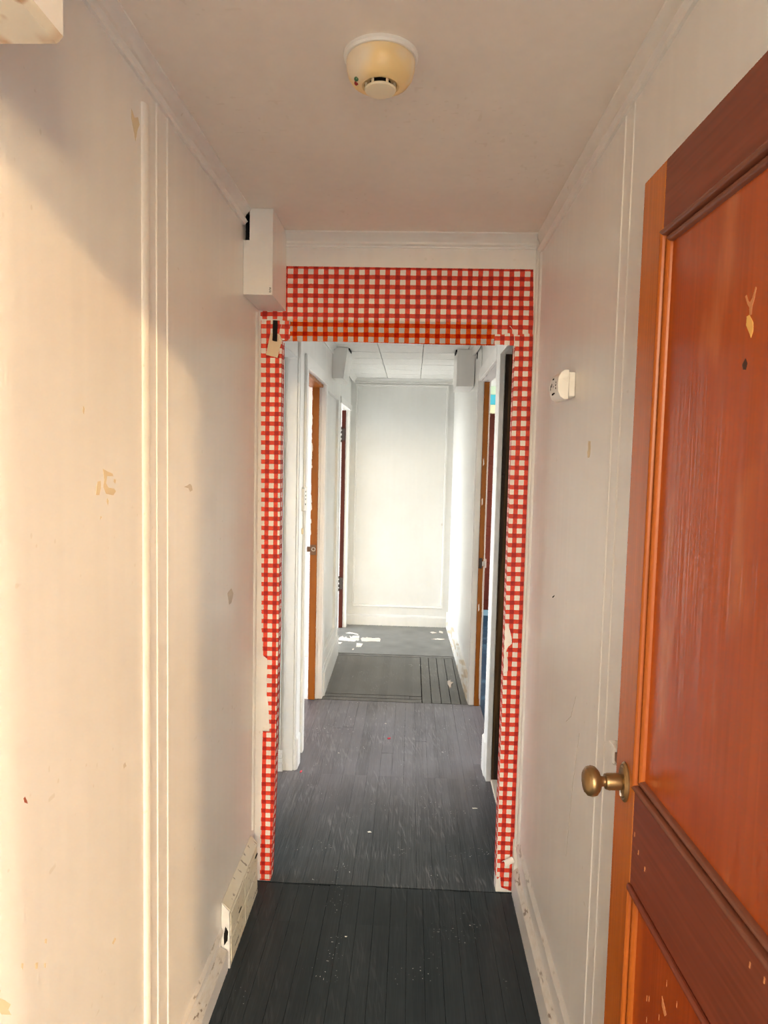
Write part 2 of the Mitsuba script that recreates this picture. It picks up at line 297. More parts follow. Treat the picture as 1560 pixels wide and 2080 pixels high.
for i, poly in enumerate(WP):
    m = prism(poly, 0, -0.5504, -0.5496); v = m.vertices.copy()
    v[:, 0] += -0.30 + 0.30 * np.sqrt(1 - (np.maximum(0.948 - v[:, 1], 0) / 0.30) ** 2); m.vertices = v    # follow the rounded end of the wall
    part(WL, 'peeled_patch', m, 'cream_peel', 'cream patch where the wall paint has peeled' if i == 0 else None)
for poly in [[(1.642,1.496),(1.668,1.498),(1.689,1.502),(1.702,1.496),(1.709,1.485),(1.689,1.482),(1.679,1.491)], [(2.043,1.159),(2.089,1.165),(2.113,1.145),(2.09,1.119),(2.061,1.12)], [(1.286,0.965),(1.295,0.966),(1.3,0.957),(1.288,0.957)]]:
    part(WL, 'peeled_patch', prism(poly, 0, -0.5504, -0.5496), 'grey_peel')
part(WL, 'scrape', prism([(0.942,1.071),(0.946,1.071),(0.951,1.062),(0.952,1.058),(0.945,1.063)], 0, -0.5504, -0.5496), 'red_mark', 'small red brown scrape')
part(WR, 'peeled_patch', prism([(1.681,1.628),(1.659,1.627),(1.656,1.609),(1.661,1.589),(1.679,1.587),(1.684,1.602),(1.677,1.609)], 0, 0.4196, 0.4204), 'cream_peel')
part(WR, 'scrape', prism([(2.019,1.182),(1.993,1.192),(1.988,1.191),(2.011,1.181)], 0, 0.4196, 0.4204), 'dark_gap', 'tiny dark nick')

part(WR, 'scratch', tube([(0.4199, 1.641, 0.923), (0.4199, 1.684, 0.766), (0.4199, 1.718, 0.567)], 0.0007, 5), 'grey_peel', 'long pencil thin scratch')
part(WR, 'scratch', tube([(0.4199, 1.69, 0.997), (0.4199, 1.731, 0.931), (0.4199, 1.781, 0.899)], 0.0007, 5), 'grey_peel')
# crown mouldings, profile (distance from wall, z)
def crown(d, lo, hi):
    z = lo; t = hi - lo
    return [(0, z), (0.007, z), (0.009, z + 0.10 * t), (0.015, z + 0.20 * t), (0.004, z + 0.27 * t), (0.005, z + 0.42 * t), (0.35 * d, z + 0.55 * t), (0.62 * d, z + 0.72 * t), (d * 0.95, z + 0.88 * t), (d, z + 0.9 * t), (d, hi), (0, hi)]
def along_y(prof, xw, sgn, y0, y1): return prism([(xw + sgn * d, z) for d, z in prof], 1, y0, y1)
def along_x(prof, yw, sgn, x0, x1): return prism([(yw + sgn * d, z) for d, z in prof], 0, x0, x1)
obj('trim_1', along_y(crown(0.024, 2.298, H), -0.55, 1, 0.955, 2.205), 'near_trim', 'white crown moulding along the left wall of the front hall', 'moulding', kind='structure')
obj('trim_2', along_y(crown(0.016, 2.285, H), 0.42, -1, -0.66, 2.44), 'near_trim', 'white crown moulding along the right wall of the front hall', 'moulding', kind='structure')
obj('trim_3', along_x(crown(0.03, 2.302, H), 2.44, -1, -0.456, 0.404), 'near_trim', 'white crown moulding over the gingham band', 'moulding', kind='structure')
# vertical mouldings
def bead(w, d, n=7):
    t = np.linspace(0, np.pi, n)
    return [(-w / 2, 0)] + [(-w / 2 * math.cos(a), d * math.sin(a)) for a in t][1:-1] + [(w / 2, 0)]
def vbead(xw, sgn, yc, w, d, z0, z1): return prism([(xw + sgn * b, yc + a) for a, b in bead(w, d)], 2, z0, z1)
obj('trim_4', vbead(-0.55, 1, 1.402, 0.034, 0.008, 0.14, 2.262), 'near_trim', 'wide white vertical moulding on the left wall', 'moulding', kind='structure', smooth=40)
obj('trim_5', vbead(-0.55, 1, 1.467, 0.007, 0.0025, 0.14, 2.298), 'near_trim', 'first thin white bead right of the wide moulding on the left wall', 'moulding', kind='structure', smooth=40)
obj('trim_6', vbead(-0.55, 1, 1.531, 0.007, 0.0025, 0.14, 2.298), 'near_trim', 'second thin white bead right of the wide moulding on the left wall', 'moulding', kind='structure', smooth=40)
obj('trim_7', vbead(-0.55, 1, 2.40, 0.022, 0.008, 0.22, 2.07), 'near_trim', 'thin white corner moulding on the left wall beside the gingham strip', 'moulding', kind='structure', smooth=40)
obj('trim_8', vbead(0.42, -1, 1.487, 0.006, 0.0025, 0.21, 2.285), 'near_trim', 'farther thin white bead on the right wall near the door', 'moulding', kind='structure', smooth=40)
obj('trim_9', vbead(0.42, -1, 1.430, 0.006, 0.0022, 0.21, 2.285), 'near_trim', 'thin white bead on the right wall nearer the door', 'moulding', kind='structure', smooth=40)
obj('trim_10', vbead(0.42, -1, 2.412, 0.020, 0.008, 0.17, 2.285), 'near_trim', 'thin white corner moulding on the right wall beside the gingham strip', 'moulding', kind='structure', smooth=40)
obj('trim_12', box(0.405, 0.42, 2.425, 2.44, 0.0, 2.30, 0.003), 'near_trim', 'white corner strip right of the gingham band', 'moulding', kind='structure')
# baseboards
def base(h, d): return [(0, 0), (d, 0), (d, h - 0.004), (d - 0.003, h), (0, h + 0.012)]
BL = obj('baseboard_left', along_y(base(0.062, 0.024), -0.55, 1, 0.955, 1.985), 'base_paint', 'white baseboard with a grimy ledge along the left wall', 'baseboard', kind='structure')
part(BL, 'bead', along_y([(0, 0.112), (0.008, 0.114), (0.009, 0.124), (0, 0.136)], -0.55, 1, 0.955, 1.985), 'base_paint')
BR = obj('baseboard_right', along_y(base(0.092, 0.018), 0.42, -1, 1.25, 2.425), 'base_paint', 'white baseboard with a grimy ledge along the right wall', 'baseboard', kind='structure')
part(BR, 'bead', along_y([(0, 0.166), (0.009, 0.170), (0.010, 0.196), (0, 0.212)], 0.42, -1, 1.25, 2.425), 'base_paint')

# ------------------------------------------------------------------ back hall
LX = -0.565
WBL = obj('wall_left_001', cat_([
    box(-0.625, LX, 2.49, 3.35, 2.055, 2.36), box(-0.625, LX, 3.35, 3.60, 0, 2.36), box(-0.625, LX, 3.60, 4.40, 2.04, 2.36),
    box(-0.625, LX - 0.022, 4.40, 5.50, 0, 2.36), box(-0.64, -0.581, 5.50, 6.36, 2.03, 2.36), box(-0.66, -0.590, 6.36, 6.50, 0, 2.36)]), 'far_paint', 'white left wall of the back hall with its doorways', 'wall', kind='structure')
part(WBL, 'panel_frame', box(LX - 0.022, LX, 4.40, 4.56, 0.17, 2.335, 0.002), 'far_trim')
part(WBL, 'panel_frame', prism([(-0.60, 5.24), (-0.570, 5.24), (-0.581, 5.50), (-0.60, 5.50)], 2, 0.17, 2.335), 'far_trim')
part(WBL, 'panel_frame', box(LX - 0.022, LX, 4.56, 5.24, 2.02, 2.335, 0.002), 'far_trim')
part(WBL, 'panel_frame', box(LX - 0.022, LX, 4.56, 5.24, 0.17, 0.27, 0.002), 'far_trim')
WBR = obj('wall_right_001', cat_([
    box(0.42, 0.54, 2.49, 3.33, 2.085, 2.36), box(0.42, 0.48, 3.33, 3.52, 0, 2.36), box(0.42, 0.48, 3.52, 4.40, 2.08, 2.36),
    prism([(0.415, 4.40), (0.48, 4.40), (0.48, 6.50), (0.375, 6.50)], 2, 0, 2.36)]), 'far_paint', 'white right wall of the back hall with its doorways', 'wall', kind='structure')
WF = obj('wall_far', box(-0.67, 0.55, 6.50, 6.58, 0, 2.46), 'far_paint', 'white wall closing the end of the hallway', 'wall', kind='structure')
FRM = [(0, 0), (0.0, 0.010), (0.006, 0.013), (0.018, 0.011), (0.022, 0.0)]
def frame_far():
    m = loft(-0.545, 0.322, 0.175, 2.282, FRM)
    v = m.vertices.copy(); m.vertices = np.stack([v[:, 0], 6.50 - v[:, 2], v[:, 1]], 1); return m
part(WF, 'panel_moulding', frame_far(), 'far_trim')
part(WF, 'outlet', box(0.287, 0.300, 6.494, 6.502, 0.97, 0.992, 0.001), 'grey_plastic', 'tiny grey fitting')
obj('baseboard_far', prism([(6.50, 0), (6.478, 0), (6.478, 0.085), (6.486, 0.098), (6.50, 0.104)], 0, -0.590, 0.378), 'far_trim', 'white baseboard under the far wall', 'baseboard', kind='structure')
obj('baseboard_far_left', cat_([prism([(LX - 0.02, 4.462), (LX + 0.018, 4.462), (-0.561, 5.46), (-0.60, 5.46)], 2, 0, 0.155), prism([(LX - 0.02, 4.462), (LX + 0.010, 4.462), (-0.569, 5.46), (-0.60, 5.46)], 2, 0.155, 0.19)]), 'far_trim', 'tall white baseboard under the panelled left wall of the back hall', 'baseboard', kind='structure')
obj('baseboard_far_right', prism([(0.415, 4.47), (0.395, 4.47), (0.357, 6.478), (0.377, 6.478)], 2, 0, 0.15), 'scuffed_paint', 'scuffed white baseboard along the right wall of the back hall', 'baseboard', kind='structure')
obj('trim_13', along_x(crown(0.03, 2.288, 2.335), 6.50, -1, -0.57, 0.37), 'far_trim', 'white crown moulding over the far wall', 'moulding', kind='structure')
obj('trim_14', along_y(crown(0.03, 2.288, 2.335), LX, 1, 2.49, 6.50), 'far_trim', 'white crown moulding along the left wall of the back hall', 'moulding', kind='structure')
obj('trim_15', prism([(0.42, 2.49), (0.395, 2.49), (0.39, 4.4), (0.352, 6.5), (0.385, 6.5)], 2, 2.29, 2.335), 'far_trim', 'white crown moulding along the right wall of the back hall', 'moulding', kind='structure')
# doorway casings
obj('trim_16', cat_([box(LX, LX + 0.014, 3.352, 3.43, 0, 2.335, 0.003), box(LX, LX + 0.024, 3.35, 3.445, 0, 0.17, 0.008)]), 'far_trim', 'white casing at the first left doorway of the back hall', 'casing', kind='structure')
obj('trim_17', box(LX, LX + 0.016, 3.56, 3.61, 0, 2.075, 0.003), 'far_trim', 'near white casing of the second left doorway', 'casing', kind='structure')
obj('trim_18', cat_([box(-0.603, LX + 0.010, 4.402, 4.46, 0, 2.11, 0.003), box(LX, LX + 0.014, 3.56, 4.46, 2.04, 2.11, 0.003)]), 'far_trim', 'far white casing and head of the second left doorway', 'casing', kind='structure')
J1 = obj('door_jamb', cat_([box(-0.645, -0.601, 4.385, 4.402, 0, 2.035, 0.002), box(-0.66, -0.575, 3.60, 4.39, 2.022, 2.04, 0.002)]), 'amber_wood', 'amber varnished jamb with worn edge in the second left doorway', 'door jamb')
# worn paint along the edge and strike plate
for i in range(22):
    z = rng.uniform(1.06, 1.98); w = rng.uniform(0.003, 0.010); hh = rng.uniform(0.012, 0.06)
    part(J1, 'worn_patch', prism([(-0.645, z), (-0.645 + w, z + 0.3 * hh), (-0.646 + 0.7 * w, z + hh), (-0.645, z + 1.1 * hh)], 1, 4.3842, 4.3852), 'white_plastic')
S1 = part(J1, 'strike_plate', box(-0.645, -0.606, 4.379, 4.386, 0.955, 1.02, 0.002), 'rust_iron', 'rusty strike plate')
part(S1, 'lip', box(-0.664, -0.645, 4.376, 4.384, 0.975, 1.008, 0.002), 'rust_iron')
part(S1, 'screw_ring', trimesh.creation.torus(0.011, 0.003, 20, 8, transform=trimesh.transformations.translation_matrix([-0.622, 4.378, 0.992]) @ trimesh.transformations.rotation_matrix(np.pi / 2, [1, 0, 0])), 'grey_plastic', smooth=True)
obj('trim_19', cat_([box(-0.60, -0.576, 5.462, 5.512, 0, 2.07, 0.003), box(-0.585, -0.570, 5.46, 6.42, 2.02, 2.07, 0.003), box(-0.622, -0.583, 6.352, 6.42, 0, 2.07, 0.003)]), 'far_trim', 'white casing of the last left doorway', 'casing', kind='structure')
J2 = obj('door_jamb', box(-0.655, -0.620, 6.335, 6.352, 0, 2.02, 0.002), 'maroon_wood', 'maroon jamb with black hinges in the last left doorway', 'door jamb')
for z in (1.80, 0.42):
    hk = part(J2, 'hinge', box(-0.653, -0.624, 6.330, 6.336, z - 0.055, z + 0.055, 0.001), 'dark_iron', 'black hinge leaf')
    part(hk, 'knuckle', cat_([cyl((-0.661, 6.327, z + a), (-0.661, 6.327, z + a + 0.024), 0.008, 10) for a in (-0.07, -0.034, 0.010, 0.045)]), 'dark_iron')
    part(hk, 'loose_leaf', box(-0.684, -0.671, 6.322, 6.328, z - 0.06, z + 0.06, 0.001), 'dark_iron')
obj('trim_20', cat_([box(0.40, 0.42, 3.33, 3.45, 0, 2.17, 0.003), box(0.40, 0.427, 3.315, 3.332, 0, 2.10, 0.003), box(0.40, 0.42, 2.49, 3.45, 2.085, 2.17, 0.003), box(0.392, 0.42, 3.35, 3.47, 0, 0.19, 0.01)]), 'far_trim', 'broad white casing of the first right doorway', 'casing', kind='structure')
J3 = obj('door_jamb', box(0.427, 0.54, 3.322, 3.345, 0, 2.085, 0.002), 'umber_wood', 'nearly black varnished jamb in the first right doorway', 'door jamb')
obj('door_sill', box(0.425, 0.56, 2.545, 3.32, 0, 0.012, 0.003), 'sill_wood', 'worn beige wooden sill of the first right doorway', 'door sill')
obj('trim_21', cat_([box(0.400, 0.438, 4.385, 4.402, 0, 2.11, 0.003), box(0.398, 0.415, 4.402, 4.47, 0, 2.15, 0.003), box(0.40, 0.42, 3.46, 4.47, 2.08, 2.15, 0.003)]), 'far_trim', 'white casing of the second right doorway', 'casing', kind='structure')
J4 = obj('door_jamb', box(0.438, 0.470, 4.378, 4.402, 0, 2.075, 0.002), 'amber_wood', 'amber varnished jamb with a dark latch plate in the second right doorway', 'door jamb')
s4 = part(J4, 'strike_plate', box(0.438, 0.458, 4.372, 4.379, 0.90, 0.965, 0.002), 'dark_iron', 'dark latch plate')
part(s4, 'latch', cat_([box(0.458, 0.478, 4.366, 4.378, 0.915, 0.945, 0.002), box(0.474, 0.484, 4.360, 4.378, 0.905, 0.962, 0.002)]), 'grey_plastic')
part(J4, 'worn_edge', prism([(0.466, 0.05), (0.471, 0.05), (0.471, 2.07), (0.469, 2.07), (0.468, 1.5), (0.467, 1.1), (0.469, 1.0), (0.465, 0.8), (0.468, 0.6), (0.463, 0.3)], 1, 4.3768, 4.379), 'white_plastic', 'edge worn to pale paint')
for z in (1.55, 1.30, 0.62): part(J4, 'worn_patch', prism([(0.444, z), (0.452, z + 0.01), (0.449, z + 0.05), (0.443, z + 0.04)], 1, 4.3772, 4.3782), 'white_plastic')

# ------------------------------------------------------------------ side rooms with open windows to the sky
def room(name, x0, x1, y0, y1, wall, floor, win, label, skip=()):
    """shell of a side room; win = list of (side, a0, a1, z0, z1)"""
    t = 0.08; m = []
    for side in 'LRNF':
        if side in skip: continue
        ws = [w for w in win if w[0] == side]
        a0, a1 = (y0, y1) if side in 'LR' else (x0, x1)
        def seg(b0, b1, z0, z1):
            if b1 - b0 < 1e-6 or z1 - z0 < 1e-6: return
            m.append({'L': lambda: box(x0 - t, x0, b0, b1, z0, z1), 'R': lambda: box(x1, x1 + t, b0, b1, z0, z1), 'N': lambda: box(b0, b1, y0 - t, y0, z0, z1), 'F': lambda: box(b0, b1, y1, y1 + t, z0, z1)}[side]())
        c = a0
        for _, b0, b1, z0, z1 in sorted(ws, key=lambda w: w[1]):
            seg(c, b0, 0, 2.36); seg(b0, b1, 0, z0); seg(b0, b1, z1, 2.36); c = b1
        seg(c, a1, 0, 2.36)
    k = obj('wall_' + name, cat_(m), wall, label, 'wall', kind='structure')
    part(k, 'floor_paint', box(x0, x1, y0, y1, -0.015, -0.001), floor)
    part(k, 'ceiling_paint', box(x0, x1, y0, y1, 2.345, 2.36), 'room_white')
    return k
room('kitchen', -2.0, -0.66, 0.9, 3.36, 'room_white', 'board_worn_sheen', [('L', 1.8, 3.0, 0.9, 2.1)], 'walls of the side room behind the first left opening', skip='R')
part('wall_kitchen', 'stone_paper', box(-2.0, -0.630, 3.350, 3.36, 0.10, 2.345), 'slate_paper', 'grey stone patterned paper')
part('wall_kitchen', 'corner_strip', box(-0.630, -0.6255, 3.340, 3.36, 0.10, 2.05, 0.002), 'far_trim')
kb = part('wall_kitchen', 'baseboard', box(-2.0, -0.615, 3.335, 3.35, 0, 0.022), 'far_trim')
for i in range(1, 5): part('wall_kitchen', 'baseboard', box(-2.0, -0.615, 3.335 + 0.001 * i, 3.35, 0.022 * i, 0.022 * i + 0.020, 0.002), 'far_trim')
room('bedroom', -1.8, -0.625, 3.45, 5.36, 'room_pink', 'room_pink', [('L', 4.45, 5.2, 0.6, 2.15)], 'pink white walls of the side room behind the second left doorway', skip='R')
room('bathroom', -1.7, -0.625, 5.45, 7.5, 'room_white', 'room_white', [('L', 5.48, 6.6, 0.2, 2.28)], 'white walls of the side room behind the last left doorway', skip='R')
room('parlor', 0.48, 2.3, 3.45, 7.1, 'room_white', 'blue_paint', [('R', 3.9, 6.2, 0.6, 2.2)], 'walls of the blue floored room behind the second right doorway', skip='L')
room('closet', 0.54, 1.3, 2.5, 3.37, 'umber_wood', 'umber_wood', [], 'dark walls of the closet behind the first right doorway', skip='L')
part('wall_parlor', 'board_strip', box(0.48, 2.8, 7.085, 7.1, 2.262, 2.345), 'room_green', 'pale green boarding')
part('wall_parlor', 'cyan_band', box(0.48, 2.8, 7.085, 7.1, 2.162, 2.26), 'cyan_paint', 'cyan painted band')
part('wall_parlor', 'cream_band', box(0.48, 2.8, 7.08, 7.1, 2.070, 2.16, 0.004), 'cream_paint', 'cream painted head board')
part('wall_parlor', 'baseboard', box(0.48, 0.62, 7.07, 7.1, 0, 0.10), 'blue_paint')
part('wall_parlor', 'sill', box(0.62, 1.42, 7.05, 7.1, 0, 0.058), 'pale_blue')
D2 = thing('door_2', 'dark maroon panelled door at the back of the blue floored room', 'door', kind='structure')
part(D2, 'slab', box(0.62, 1.42, 7.06, 7.098, 0.06, 2.065, 0.003), 'maroon_wood')
for z in (0.16, 0.55, 0.92, 1.28, 1.64): part(D2, 'panel', box(0.70, 1.34, 7.052, 7.06, z, z + 0.28, 0.006), 'maroon_wood')

# ------------------------------------------------------------------ near door on the right, slightly ajar
DO = thing('door_1', 'red brown varnished panel door standing slightly ajar in the right wall', 'door', kind='structure')
hinge, latch = np.array([0.411, 0.446]), np.array([0.385, 1.235])
du = (latch - hinge) / np.linalg.norm(latch - hinge); dn = np.array([-du[1], du[0]])   # dn points into the hall
def door_space(m):
    v = m.vertices.copy(); w = np.zeros_like(v)
    w[:, :2] = hinge + v[:, :1] * du + v[:, 1:2] * dn; w[:, 2] = v[:, 2]
    m = trimesh.Trimesh(w, m.faces, process=False)
    return m
DW, T0 = 0.79, -0.034
def dpart(name, m, mt, label=None, parent=None, smooth=False): return part(parent or DO, name, door_space(m), mt, label, smooth)
dpart('stile', box(DW - 0.094, DW, T0, 0, 0.012, 2.054, 0.002), 'door_stile_wood', 'orange brown stile at the latch side')
dpart('stile', box(0, 0.10, T0, 0, 0.012, 2.054, 0.002), 'door_stile_wood')
dpart('rail', box(0.10, DW - 0.094, T0, -0.0003, 1.944, 2.0535, 0.001), 'door_rail_wood', 'dull brown top rail')
dpart('rail', box(0.10, DW - 0.094, T0, -0.0003, 0.862, 1.028, 0.001), 'door_rail_wood', 'dull brown lock rail')
dpart('rail', box(0.10, DW - 0.094, T0, -0.0003, 0.0125, 0.24, 0.001), 'door_rail_wood')
for z0, z1 in ((1.028, 1.944), (0.24, 0.862)):
    dpart('panel', box(0.10, DW - 0.094, -0.026, -0.008, z0, z1), 'door_panel_wood', 'glossy red brown panel')
    pr = [(0.0, 0.0), (0.0, 0.003)] + [(0.0065 - 0.0065 * math.cos(a), 0.002 + 0.005 * math.sin(a)) for a in np.linspace(0.3, np.pi - 0.3, 6)] + [(0.0135, -0.004)] + \
         [(0.0210 - 0.0070 * math.cos(a), -0.006 + 0.0065 * math.sin(a)) for a in np.linspace(0.2, np.pi - 0.1, 6)] + [(0.0285, -0.0082)]
    m = loft(0.10, DW - 0.094, z0, z1, [(a * 0.82, b) for a, b in pr]); v = m.vertices.copy(); m.vertices = np.stack([v[:, 0], v[:, 2], v[:, 1]], 1); m.invert()
    for side in range(4):
        sub = trimesh.Trimesh(m.vertices, m.faces.reshape(-1, 4, 2, 3)[:, side].reshape(-1, 3), process=False); sub.remove_unreferenced_vertices()
        dpart('moulding', sub, 'door_bead_wood' if side % 2 else 'door_cross_bead' if z0 > 1 else 'door_rail_wood', 'orange double beaded moulding' if side % 2 else 'dull brown double beaded moulding', smooth=40)
def to_u(y): return (y - hinge[1]) / du[1]
def dmark(name, poly, w0, mt, label=None):
    dpart(name, prism([(to_u(a), b) for a, b in poly], 1, w0 - 0.0004, w0 + 0.0005), mt, label)
pw = -0.008
dmark('scrape', [(0.877,1.756),(0.871,1.757),(0.861,1.746),(0.86,1.735),(0.864,1.728),(0.868,1.734),(0.877,1.745)], pw, 'door_scrape', 'yellow bare scrape')
dmark('scrape', [(0.884,1.782),(0.8805,1.783),(0.876,1.775),(0.8715,1.772),(0.866,1.776),(0.8605,1.788),(0.858,1.786),(0.862,1.773),(0.8655,1.766),(0.866,1.756),(0.8705,1.7565),(0.8725,1.766),(0.8775,1.771)], pw, 'door_haze')
dmark('gouge', [(0.881,1.698),(0.874,1.705),(0.869,1.698),(0.872,1.691),(0.878,1.692)], pw, 'door_gouge', 'dark gouge')
dmark('scrape', [(1.009,0.768),(0.99,0.753),(0.996,0.745),(1.008,0.753)], pw, 'door_haze')
dmark('scrape', [(0.746,0.94),(0.744,0.945),(0.743,0.935),(0.746,0.935)], 0, 'door_haze')
for i in range(12):
    y, z = rng.uniform(0.95, 1.07), rng.uniform(0.66, 0.80)
    dmark('scrape', [(y, z), (y + 0.0016, z + 0.001), (y + 0.001, z + 0.010), (y - 0.0006, z + 0.009)], pw, 'door_haze')
for y, z in ((0.765, 1.0), (0.735, 1.005), (1.13, 0.95), (1.11, 0.93), (1.08, 0.92)):
    dmark('scrape', [(y, z), (y + 0.002, z), (y + 0.001, z + 0.008), (y - 0.001, z + 0.007)], 0, 'door_haze')
# knob
ku, kz = to_u(1.187), 1.018
def spun(prof, n=40, sy=1.0):
    m = lathe(prof, n); v = m.vertices.copy(); v[:, 1] *= sy
    m.vertices = np.stack([ku + v[:, 0], v[:, 2], kz + v[:, 1]], 1); m.invert(); m.fix_normals(); return m
dpart('rosette', spun([(0.0, 0.0), (0.0235, 0.0), (0.0235, 0.002), (0.021, 0.005), (0.019, 0.0045), (0.017, 0.0065), (0.015, 0.006), (0.012, 0.008), (0.0, 0.008)], 40, 1.5), 'brass', 'oval brass rosette', smooth=35)
kn = dpart('knob', spun([(0.0, 0.074), (0.010, 0.0735), (0.019, 0.071), (0.0245, 0.066), (0.0262, 0.059), (0.0245, 0.052), (0.018, 0.0465), (0.010, 0.044), (0.0085, 0.040), (0.0, 0.040)]), 'brass', 'brass knob', smooth=40)
dpart('shank', spun([(0.0, 0.041), (0.0085, 0.041), (0.0085, 0.036), (0.013, 0.035), (0.0145, 0.030), (0.0145, 0.012), (0.013, 0.008), (0.0, 0.007)]), 'brass', None, kn, smooth=35)
dpart('keyhole', box(ku - 0.003, ku + 0.003, 0.0055, 0.0085, kz - 0.026, kz - 0.013, 0.0015), 'grey_plastic', 'worn pale key hole')
# frame of that door
obj('trim_22', cat_([box(0.423, 0.54, 1.236, 1.2395, 0, 2.045), box(0.458, 0.475, 0.44, 1.236, 2.02, 2.045), box(0.458, 0.475, 1.212, 1.236, 0, 2.045), box(0.458, 0.475, 0.44, 0.462, 0, 2.045)]), 'near_trim', 'white door stop and jamb behind the red brown door', 'door frame', kind='structure')
KP = obj('latch_keeper', cat_([box(0.384, 0.420, 1.243, 1.285, 1.047, 1.053, 0.001), box(0.388, 0.420, 1.268, 1.285, 1.010, 1.047, 0.004)]), 'near_trim', 'paint clogged latch keeper on the frame behind the door knob', 'latch keeper')
part(KP, 'catch', box(0.391, 0.420, 1.245, 1.268, 1.020, 1.040, 0.002), 'rust_iron', 'rusty catch')

# ------------------------------------------------------------------ gingham paper
Y0 = 2.4395
band = Polygon([(-0.456, 2.237), (0.397, 2.2355), (0.404, 2.06), (0.402, 2.014), (0.27, 2.012), (0.27, 2.055), (-0.545, 2.055), (-0.545, 2.083), (-0.456, 2.083)])
band = band.intersection(Polygon([(-1, 2.054), (0.27, 2.054), (0.27, 1.9), (1, 1.9), (1, 3), (-1, 3)]))
GB = obj('gingham_paper', prism(band, 1, Y0 - 0.0015, Y0), 'gingham_band', 'red and white gingham paper band over the opening', 'wallpaper', 'gingham paper round the opening')
def hanging():
    xs = np.linspace(-0.468, 0.275, 40); zs = np.linspace(2.056, 1.981, 8); v = []
    for z in zs:
        for x in xs:
            s = (2.056 - z) / 0.075
            v.append((x, Y0 - 0.0012 + 0.004 * s + 0.003 * s * math.sin(9 * x + 1), z - 0.004 * s * (0.5 + 0.5 * math.sin(5 * x)) ))
    n = len(xs); f = []
    for i in range(len(zs) - 1):
        for j in range(n - 1):
            a = i * n + j; f += [(a, a + n, a + n + 1), (a, a + n + 1, a + 1)]
    return trimesh.Trimesh(np.array(v), np.array(f))
part(GB, 'flap', hanging(), 'gingham_flap', 'loose lower edge hanging into the opening, backlit orange put into its print', smooth=True)
LS = Polygon([(-0.543,2.05),(-0.440,2.05),(-0.440,1.984),(-0.4695,1.982),(-0.4695,0.95),(-0.4775,0.35),(-0.4885,0.004),(-0.528,0.004),(-0.525,0.349),(-0.522,0.573),(-0.497,0.572),(-0.503,0.678),(-0.509,0.71),(-0.508,0.843),(-0.524,0.856),(-0.530,0.95),(-0.538,1.6)])
GL = obj('gingham_paper', prism(LS, 1, Y0 - 0.004, Y0 - 0.0025), 'gingham_left', 'torn red and white gingham paper strip left of the opening', 'wallpaper', 'gingham paper round the opening')
part(GL, 'return', prism([(-0.4885, 0.006), (-0.4875, 0.006), (-0.4765, 0.35), (-0.4685, 0.95), (-0.4685, 1.98), (-0.4698, 1.98), (-0.4698, 0.95), (-0.4783, 0.35)], 1, 2.437, 2.488), 'gingham_return')
RS = Polygon([(0.404,2.016),(0.409,1.54),(0.417,0.767),(0.4175,0.215),(0.4015,0.205),(0.4015,0.007),(0.364,0.02),(0.360,0.06),(0.348,0.05),(0.3445,0.30),(0.3445,0.822),(0.360,0.828),(0.359,0.867),(0.356,0.878),(0.350,0.895),(0.357,0.915),(0.371,0.928),(0.370,0.95),(0.358,0.991),(0.3445,1.002),(0.3445,1.976),(0.270,1.981),(0.2735,2.016),(0.30,2.013),(0.32,2.019),(0.355,2.012),(0.38,2.019)])
GR = obj('gingham_paper', prism(RS, 1, Y0 - 0.004, Y0 - 0.0025), 'gingham_right', 'torn red and white gingham paper strip right of the opening', 'wallpaper', 'gingham paper round the opening')
part(GR, 'return', box(0.3435, 0.3448, 2.437, 2.488, 0.06, 1.975), 'gingham_return')
def curl():
    t = np.linspace(0, 1.5 * np.pi, 12); v, f = [], []
    for a in t:
        for w in (0, 1): v.append((0.362 + 0.030 * w + 0.004 * a, 2.431 - 0.008 * (1 - math.cos(a)), 0.118 + 0.018 * w + 0.009 * math.sin(a)))
    for i in range(len(t) - 1): f += [(2 * i, 2 * i + 1, 2 * i + 3), (2 * i, 2 * i + 3, 2 * i + 2)]
    return trimesh.Trimesh(np.array(v), np.array(f))
part(GR, 'curl', curl(), 'white_paper', 'curled scrap torn loose near the floor', smooth=True)

# tag, tape, loose strips
TG = obj('paper_tag', prism([(-0.508,2.006),(-0.523,1.931),(-0.482,1.921),(-0.467,1.984),(-0.474,2.0),(-0.480,2.004)], 1, 2.431, 2.4318), 'tag_card', 'buff paper tag hanging crooked at the top of the left gingham strip', 'tag')
st = [(-0.464, 2.4305, 2.050), (-0.468, 2.430, 2.035), (-0.474, 2.430, 2.015), (-0.478, 2.430, 1.998), (-0.476, 2.430, 1.985), (-0.470, 2.431, 1.980)]
part(TG, 'string', tube(st, 0.0007, 6), 'white_paper', smooth=True)
obj('black_tape', prism([(-0.4995,2.050),(-0.4835,2.0495),(-0.484,1.977),(-0.5005,1.979)], 1, 2.4302, 2.4308), 'black', 'short strip of black tape holding the paper tag', 'tape')
obj('paper_strip', tube([(0.322, 2.433, 2.043), (0.329, 2.430, 2.036), (0.335, 2.428, 2.022), (0.339, 2.427, 2.006), (0.340, 2.428, 1.990), (0.339, 2.430, 1.94), (0.341, 2.432, 1.90)], 0.0009, 6), 'white_paper', 'thin white torn strip at the top right corner of the opening', 'paper strip', smooth=True)

